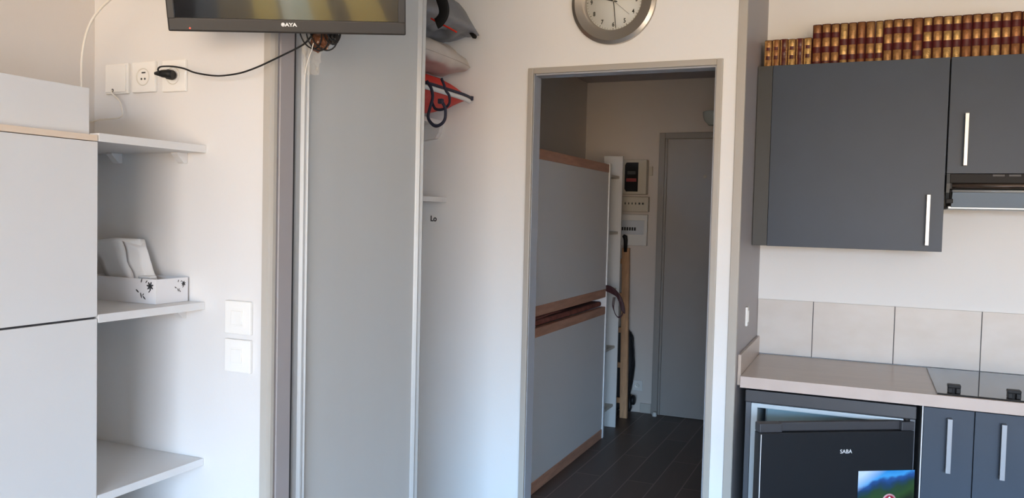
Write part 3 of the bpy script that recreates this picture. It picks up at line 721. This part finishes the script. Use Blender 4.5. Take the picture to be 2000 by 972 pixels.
# ------------------------------------------------------------ fridge, door ajar
t = thing('fridge', 'dark undercounter fridge with its door ajar under the worktop', 'fridge', (-.11, 3.55, 0))
fx0, fx1, fy = -.408, .187, 3.300
build('cabinet', MB().box(fx0, fx0 + .020, fy, 3.86, .02, .797, .002).box(fx1 - .020, fx1, fy, 3.86, .02, .797, .002).box(fx0 + .02, fx1 - .02, 3.84, 3.86, .02, .797).box(fx0 + .02, fx1 - .02, fy, 3.86, .02, .05), mat('fridge_body_grey', (.11, .12, .14), .4), t)
build('top', MB().box(fx0 - .002, fx1 + .002, fy - .008, 3.87, .7985, .846, .004), FRTOP, t)
mb = MB(); a, b_ = fx0 + .0205, fx1 - .0205
mb.box(a, a + .024, fy + .002, 3.82, .052, .795, .003); mb.box(b_ - .024, b_, fy + .002, 3.82, .052, .795, .003); mb.box(a + .02, b_ - .02, fy + .002, 3.82, .778, .795, .003); mb.box(a + .02, b_ - .02, 3.80, 3.82, .052, .78); mb.box(a + .02, b_ - .02, fy + .03, 3.82, .052, .07)
build('liner', mb, LINER, t, label='pale blue-white liner')
build('icebox', MB().box(a + .045, b_ - .045, fy + .10, 3.80, .665, .775, .004), LINER, t)
build('icebox_flap', MB().box(a + .050, b_ - .05, fy + .085, fy + .099, .667, .765, .005), mat('icebox_flap', (.35, .50, .55), .25), t)
build('glass_shelf', MB().box(a + .026, b_ - .026, fy + .06, 3.80, .52, .526), VISOR, t)
# the door turns about its right edge
hingeP = Vector((fx1 - .002, fy - .002, 0)); free = Vector((-.323, 2.988, 0))
DL = .590; va = math.atan2(hingeP.y - free.y, hingeP.x - free.x)
d = bpy.data.objects.new('door', None); COL.objects.link(d); d.parent = t
d.location = Matrix.Translation(Vector(t.location)).inverted() @ hingeP; d.rotation_euler = (0, 0, va)
def dl(x0, x1, y0, y1, z0, z1, bev=.003): return MB().box(x0, x1, y0, y1, z0, z1, bev)
bpy.context.view_layer.update()
build('door_panel', dl(-DL, 0, -.0, .040, .05, .757), FRIDGE, d, local=True)
mb = MB(); mb.box(-DL, -DL + .085, 0, .040, .758, .790, .004); mb.box(-DL + .085, 0, .016, .040, .758, .790, .004); mb.box(-.05, 0, 0, .040, .758, .790, .004)
build('grip_cap', mb, FRTOP, d, local=True, label='grey cap with a recessed grip')
build('gasket', dl(-DL + .012, -.012, .0405, .050, .06, .780), GASK, d, local=True)
build('edge_highlight', dl(-DL + .0045, -DL + .0075, -.0012, .0, .05, .752, .0005), LOGO, d, local=True, label='painted highlight along the door edge')  # bright strip paints the highlight on the rounded door edge
bpy.context.view_layer.update()
M4 = Matrix.Translation((-.262, -.0006, .686)) @ Matrix.Rotation(R(90), 4, 'X')
build('logo', MB().text('SABA', .0195, .0003, M4, .0002, 1.0), LOGO, d, local=True, label='small silver lettering')
build('hinge', MB().lathe([(0, .8), (.012, .8), (.012, .788), (0, .788)], (-.018, .02, 0), 'z', 16), BLACK, d, local=True)

# picture sheet stuck to the fridge door
def card_mat():
    m = bpy.data.materials.new('mountain_picture'); m.use_nodes = True; n = m.node_tree.nodes; l = m.node_tree.links
    b = n['Principled BSDF']; b.inputs['Roughness'].default_value = .35
    t = n.new('ShaderNodeTexCoord'); s = n.new('ShaderNodeSeparateXYZ'); l.new(t.outputs['Object'], s.inputs[0])
    z = n.new('ShaderNodeTexNoise'); z.inputs['Scale'].default_value = 9; z.inputs['Detail'].default_value = 3; l.new(t.outputs['Object'], z.inputs['Vector'])
    def mth(op, a, b_=None):
        q = n.new('ShaderNodeMath'); q.operation = op
        for i, v in enumerate((a, b_)):
            if v is None: continue
            if isinstance(v, (int, float)): q.inputs[i].default_value = v
            else: l.new(v, q.inputs[i])
        return q.outputs[0]
    # height below the top, disturbed by noise
    h = mth('ADD', mth('MULTIPLY', s.outputs['Z'], -7.0), mth('MULTIPLY', mth('SUBTRACT', z.outputs['Fac'], .5), .8))
    h = mth('ADD', h, mth('MULTIPLY', s.outputs['X'], 2.2))
    r = n.new('ShaderNodeValToRGB'); e = r.color_ramp.elements
    e[0].position = 0; e[0].color = (.02, .25, .62, 1); e[1].position = 1; e[1].color = (.01, .02, .012, 1)
    for p, c in ((.22, (.06, .36, .75, 1)), (.30, (.02, .09, .30, 1)), (.42, (.012, .05, .12, 1)), (.55, (.02, .06, .03, 1)), (.75, (.03, .08, .02, 1))):
        k = e.new(p); k.color = c
    l.new(h, r.inputs[0])
    # cloud on the left
    cx = mth('ADD', mth('MULTIPLY', s.outputs['X'], 11.0), mth('MULTIPLY', s.outputs['Z'], 12.0))
    cl = n.new('ShaderNodeMapRange'); cl.inputs['From Min'].default_value = -.25; cl.inputs['From Max'].default_value = -1.1; l.new(mth('ADD', cx, mth('MULTIPLY', s.outputs['Z'], -28.0)), cl.inputs['Value'])
    cl.inputs['From Min'].default_value = .1; cl.inputs['From Max'].default_value = -.75
    mx_ = n.new('ShaderNodeMix'); mx_.data_type = 'RGBA'; l.new(cl.outputs[0], mx_.inputs['Factor']); l.new(r.outputs[0], mx_.inputs['A']); mx_.inputs['B'].default_value = (.62, .74, .9, 1)
    l.new(mx_.outputs['Result'], b.inputs['Base Color'])
    return m
Dm = wmat(t) @ d.matrix_basis
tc_ = thing('picture_sheet', 'mountain picture sheet with a round red badge on the fridge door', 'picture', (0, 0, 0))
tc_.matrix_basis = Dm @ Matrix.Translation((-.105, -.0015, .615))
build('sheet', MB().box(-.107, .112, -.001, 0, -.20, 0), card_mat(), tc_, local=True)
bc = (.016, -.0012, -.112)
build('badge', MB().lathe([(0, -.0003), (.0275, -.0003), (.0275, 0)], bc, 'y', 40), mat('badge_ring', (.70, .38, .42), .5), tc_, local=True, label='round red badge with pale ring')
build('badge_disc', MB().lathe([(0, -.0007), (.0215, -.0007), (.0215, -.0003)], bc, 'y', 40), mat('badge_red', (.42, .012, .04), .5), tc_, local=True)
mb = MB(); bx_, bzz = bc[0], bc[2]
for pts in ([(-.003, -.018), (.003, -.018), (.003, .004), (.006, .012), (0, .018), (-.006, .012), (-.003, .004)], [(-.014, .006), (-.011, .010), (-.002, .003), (-.003, 0)], [(.014, .006), (.011, .010), (.002, .003), (.003, 0)]):
    mb.prism([(bx_ + a_, bzz + c_) for a_, c_ in pts], 'y', bc[1] - .0011, bc[1] - .0007)
build('badge_mark', mb, LOGO, tc_, local=True)

# ------------------------------------------------------------ hall: folding bunk bed
bx = -1.603; by0, by1 = 3.55, 5.375
t = thing('bunk_bed', 'folded white bunk bed with beech rails along the left side of the hall', 'bed', (-1.83, 4.46, 0))
build('frame_side', MB().box(XHL + .005, bx + .004, by1, by1 + .030, 0, 1.862, .003), LAM, t)
build('frame_side', MB().box(XHL + .005, bx + .004, by0 - .03, by0, 0, 1.862, .003), LAM, t)
for (z0, z1) in ((.064, .847), (1.018, 1.800)):
    build('bed_panel', MB().box(bx - .022, bx - .003, by0 + .002, by1 - .002, z0, z1, .001), BEDP, t)
    build('bed_base', MB().box(bx - .22, bx - .022, by0 + .01, by1 - .01, z0 + .01, z1 - .02), GAP, t)
for (z0, z1) in ((.0, .064), (.847, .899), (.962, 1.018), (1.800, 1.856)):
    build('rail', MB().box(bx - .030, bx, by0 + .002, by1 - .002, z0 + .0005, z1 - .0005, .003), BEDW, t, label='beech rail')
build('mattress', MB().box(bx - .21, bx - .026, by0 + .02, by1 - .01, .900, .932, .014, 3), MATTR, t, label='rust-coloured mattress edge in the gap')
build('blanket', lens(bx - .115, 4.10, .942, .088, .62, .018, .009, 4, 5, .008, py=6, nv=60), MATTR, t)
# open shelving at the bed's end
t = thing('shelving_unit', 'narrow open white shelving unit at the far end of the bunk bed', 'shelving', (-1.8, 5.57, 0))
sy0, sy1 = by1 + .034, 5.715; sx0 = -1.74
SHW = mat('shelving_white', (.56, .54, .51), .5)
build('side_panel', MB().box(sx0, bx, sy1 - .018, sy1, 0, 1.935, .001), SHW, t)
build('side_panel', MB().box(sx0, bx - .02, sy0, sy0 + .016, 0, 1.860, .001), SHW, t)
build('back_panel', MB().box(sx0 - .008, sx0, sy0, sy1, 0, 1.860), SHW, t)
for z in (1.775, 1.383, .985, .570, .150):
    build('shelf', MB().box(sx0, bx - .02, sy0 + .017, sy1 - .019, z, z + .018, .001), mat('shelf_beige', (.55, .50, .42), .5) if z == 1.775 else MATS['shelf_beige'], t)
# cable hanging on the unit
t = thing('hanging_cord', 'dark red-black cord hung in a loop on the shelving edge', 'cord', tuple(at(1200, 590, 5.36)))
mb = MB()
for k in range(6):
    o_ = k * 1.1
    mb.tube(smoothpath([at(1184, 558 + o_ * 1.6, 5.35), at(1193, 560 + o_ * 2, 5.34), at(1204, 569 + o_ * 1.6, 5.34 - .004 * k), at(1213 - o_ * .6, 582 + o_, 5.34), at(1219 - o_, 600, 5.34), at(1219.5 - o_ * .9, 612 - o_, 5.34)], 6), .0055, 6)
for k in range(3):
    mb.tube(smoothpath([at(1202 - k * 2, 580, 5.33), at(1199 - k * 1.5, 596, 5.33), at(1200 + k, 609 + k * 2, 5.33), at(1206 + k, 618 + k, 5.33), at(1214, 615 + k, 5.33), at(1218, 606, 5.33)], 6), .0024, 6)
build('loops', mb, DREDC, t)
# wooden ladder leaning on the end wall
t = thing('bed_ladder', 'pine ladder with a black hook leaning on the end wall beside the shelving', 'ladder', (-1.70, 6.05, 0))
lb = at(1218, 814, 6.00); lt = at(1223, 484, 6.185)
def stile(dx):
    mb = MB(); b0 = Vector((lb.x + dx, lb.y, .002)); t0 = Vector((lt.x + dx, lt.y, lt.z)); d_ = (t0 - b0)
    A = []
    for p in (b0, t0):
        A.append([mb.bm.verts.new(p + Vector((sx_ * .0275, sy_ * .016, 0))) for sx_, sy_ in ((-1, -1), (1, -1), (1, 1), (-1, 1))])
    for k in range(4): mb.bm.faces.new((A[0][k], A[0][(k + 1) % 4], A[1][(k + 1) % 4], A[1][k]))
    mb.bm.faces.new(A[0][::-1]); mb.bm.faces.new(A[1]); return mb
build('stile', stile(0), PINE, t); build('stile', stile(-.36), PINE, t)
for k in range(5):
    f = .10 + k * .205; p = Vector((lb.x, lb.y, 0)).lerp(lt, f)
    build('rung', MB().box(p.x - .34, p.x - .025, p.y - .013, p.y + .013, p.z - .02, p.z + .02, .004), PINE, t)
for dx in (0, -.36):
    build('hook', MB().tube([(lt.x + dx, lt.y - .020, lt.z - .03), (lt.x + dx, lt.y - .020, lt.z + .06), (lt.x + dx - .004, lt.y - .022, lt.z + .085), (lt.x + dx - .018, lt.y - .03, lt.z + .095)], [.013, .016, .019, .012], 10), BLACK, t, label='black hook')
# dark wheeled bag behind the ladder
t = thing('wheeled_bag', 'black folded wheeled bag standing behind the ladder', 'bag', (-1.72, 6.16, 0))
def blob(u, v):
    a = 2 * math.pi * v; z = .035 + u * .61
    w_ = .5 * (.262 - .11 * max(0, .55 - u) * 1.6) * (1 - max(0, u - .9) / .1 * .35) * (1 - max(0, .12 - u) / .12 * .25)
    return Vector((-1.733 + math.cos(a) * w_ * (1.05 if math.cos(a) > 0 else 1.0) + .012 * math.sin(u * 5), 6.165 + math.sin(a) * .055, z + .012 * math.cos(a * 2)))
mb = MB(); mb.grid(blob, 24, 28)
bmesh.ops.remove_doubles(mb.bm, verts=mb.bm.verts, dist=.0005); bmesh.ops.holes_fill(mb.bm, edges=mb.bm.edges)
build('body', mb, BLACK, t)
build('carry_strap', MB().tube(smoothpath([at(1232, 648, 6.14), at(1236, 668, 6.12), at(1238, 690, 6.12), at(1236, 710, 6.12), at(1231, 730, 6.12), at(1229, 765, 6.13)], 6), .005, 8), BLACK, t)
p = at(1240, 779, 6.12)
for dx in (0, -.17):
    build('wheel', MB().lathe([(0, -.014), (.030, -.014), (.036, -.008), (.036, .008), (.030, .014), (0, .014)], (p.x - .012 + dx, 6.115, p.z - .008), 'x', 24), BLACK, t)
build('wheel_arm', MB().tube([at(1229, 770, 6.13), at(1230, 795, 6.12), (at(1228, 800, 6.12).x, 6.12, .03)], .016, 10), BLACK, t)

# electrical boxes on the end wall
def wx(px, py): q_ = at(px, py, YH); return q_.x, q_.z
(x0, z1), (x1, z0) = wx(1218, 313), wx(1266, 380)
t = thing('electricity_meter', 'beige electricity meter with a black window on the hall end wall', 'meter', ((x0 + x1) / 2, YH, z0))
build('housing', MB().box(x0 - .03, x1, YH - .075, YH, z0, z1, .006), METER, t)
wx0, wx1, wz0, wz1 = x0 + .035, x1 - .063, z0 + .020, z1 - .022
build('window', MB().prism([(wx0 + .012, wz0), (wx1, wz0), (wx1, wz1), (wx0 + .012, wz1), (wx0, wz1 - .02), (wx0, wz0 + .02)], 'y', YH - .080, YH - .0745), MTR_D, t)
build('red_label', MB().box(wx0 + .012, wx1 - .012, YH - .082, YH - .080, (wz0 + wz1) / 2 - .035, (wz0 + wz1) / 2 - .010), REDM, t)
build('counter', MB().box(wx0 + .02, wx1 - .02, YH - .082, YH - .080, (wz0 + wz1) / 2 + .02, (wz0 + wz1) / 2 + .045), DCARC, t)
(x0, z1), (x1, z0) = wx(1216, 384), wx(1269, 414)
t = thing('fuse_box', 'beige fuse box with a row of small slots under the meter', 'fuse box', ((x0 + x1) / 2, YH, z0))
build('housing', MB().box(x0 - .03, x1, YH - .06, YH, z0, z1, .005), METER, t)
for k in range(6):
    xx = x0 + .035 + k * .027; build('slot', MB().box(xx, xx + (.009 if k < 4 else .014), YH - .0615, YH - .060, z0 + .055, z0 + .070), SOCKD, t)
(x0, z1), (x1, z0) = wx(1213, 418), wx(1265, 480)
t = thing('breaker_panel', 'white breaker panel with a row of black switches below the fuse box', 'breaker panel', ((x0 + x1) / 2, YH, z0))
build('housing', MB().box(x0 - .03, x1, YH - .045, YH, z0, z1, .005), METERW, t)
build('cover', MB().box(x0 - .01, x1 - .020, YH - .055, YH - .045, z0 + .085, z1 - .045, .003), mat('breaker_cover', (.50, .52, .54), .3), t)
for k in range(7):
    xx = x0 + .005 + k * .0195; build('breaker', MB().box(xx, xx + .013, YH - .062, YH - .055, z0 + .115, z0 + .140, .002), BLACK, t)
(x0, z1), (x1, z0) = wx(1269, 325), wx(1275, 343)
build('doorbell', MB().box(x0, x1, YH - .02, YH, z0, z1, .003), METER, label='small beige doorbell unit between the meter and the door frame', category='doorbell')
(xs, zs) = wx(1245, 752)
t = thing('wall_socket', 'white socket low on the hall end wall by the wheeled bag', 'socket', (xs, YH, zs))
build('plate', MB().box(xs - .04, xs + .04, YH - .009, YH, zs - .04, zs + .04, .003), METERW, t)
build('socket_well', MB().lathe([(0, -.0008), (.02, -.0008), (.021, -.002), (.023, 0)], (xs, YH - .009, zs), 'y', 24), SOCKR, t)
build('pin_holes', MB().box(xs - .006, xs - .002, YH - .0105, YH - .0092, zs - .004, zs + .004), SOCKD, t)
build('door_stop', MB().lathe([(0, 0), (.016, 0), (.018, .006), (.015, .026), (.010, .032), (0, .033)], (at(1278, 811, 6.16).x, 6.165, 0.0), 'z', 20), METERW, label='small white door stop on the floor at the entrance door frame', category='door stop')
lx, lz = wx(1392, 228)
t = thing('wall_lamp', 'unlit glass bowl wall lamp above the entrance door', 'lamp', (lx, YH, lz))
build('shade', MB().lathe([(.055, -.055), (.085, -.02), (.094, .01), (.096, .04), (.090, .043), (.080, .012), (.05, -.045), (0, -.056)], (lx + .045, YH - .11, lz - .02), 'z', 36), GLASSY, t)
build('wall_mount', MB().lathe([(0, -.04), (.035, -.04), (.045, 0)], (lx + .045, YH, lz - .02), 'y', 24), STEEL, t)

# ------------------------------------------------------------ unseen bed and drapes added behind the camera for the television reflection
def reflection_drape(x0, x1, Y, lab):  # drapes added out of view to tint the screen's reflection
    mb = MB(); n_ = 60
    def f(off):
        return lambda u, v: Vector((x0 + (x1 - x0) * u, Y + off + .022 * math.sin(u * 34) * (1 - .3 * v), .04 + 2.3 * v))
    mb.grid(f(0), n_, 2); mb.grid(f(.004), n_, 2)
    build('reflection_drape', mb, REFL_OCHRE, label=lab, category='reflection_drape')
reflection_drape(2.62, 3.02, WY + .09, 'added ochre drape right of the window, for the television reflection')
reflection_drape(-.85, -.35, WY + .09, 'added ochre drape left of the window, for the television reflection')

def stripes_mat():
    m = bpy.data.materials.new('screen_reflection_stripes'); m.use_nodes = True; n = m.node_tree.nodes; l = m.node_tree.links
    b = n['Principled BSDF']; b.inputs['Roughness'].default_value = .9; b.inputs['Specular IOR Level'].default_value = 0
    t = n.new('ShaderNodeTexCoord'); s_ = n.new('ShaderNodeSeparateXYZ'); l.new(t.outputs['Object'], s_.inputs[0])
    q = n.new('ShaderNodeMapRange'); q.inputs['From Min'].default_value = -1.0; q.inputs['From Max'].default_value = 1.0; l.new(s_.outputs['X'], q.inputs['Value'])
    r = n.new('ShaderNodeValToRGB'); r.color_ramp.interpolation = 'CONSTANT'; e = r.color_ramp.elements
    cols = STRIPES
    e[0].position = 0; e[0].color = (*cols[0][1], 1); e[1].position = cols[1][0]; e[1].color = (*cols[1][1], 1)
    for p, c in cols[2:]: k = e.new(p); k.color = (*c, 1)
    l.new(q.outputs[0], r.inputs[0]); l.new(r.outputs[0], b.inputs['Base Color'])
    return m
OCH, GRY, PAL, DRK, BLG = (.82, .46, .13), (.30, .18, .09), (.86, .64, .36), (.02, .014, .010), (.14, .11, .085)
STRIPES = [(0, DRK), (.19, BLG), (.255, GRY), (.365, OCH), (.445, GRY), (.455, (1.0, .72, .42)), (.49, PAL), (.55, OCH), (.61, GRY), (.675, OCH), (.79, GRY)]  # stripe colours laid out to shape the reflection on the television screen
t = thing('reflection_daybed', 'added striped bed shape behind the viewer, coloured for the television reflection', 'bed', (.73, -1.61, 0), (0, 0, R(27)))  # unseen bed shape added only for the screen to reflect
build('base', MB().box(-.92, .92, -.62, .62, .05, .30, .01), DCARC, t, local=True)
build('reflection_stripes', MB().box(-1.0, 1.0, -.66, .66, .30, .52, .05, 4), stripes_mat(), t, local=True)
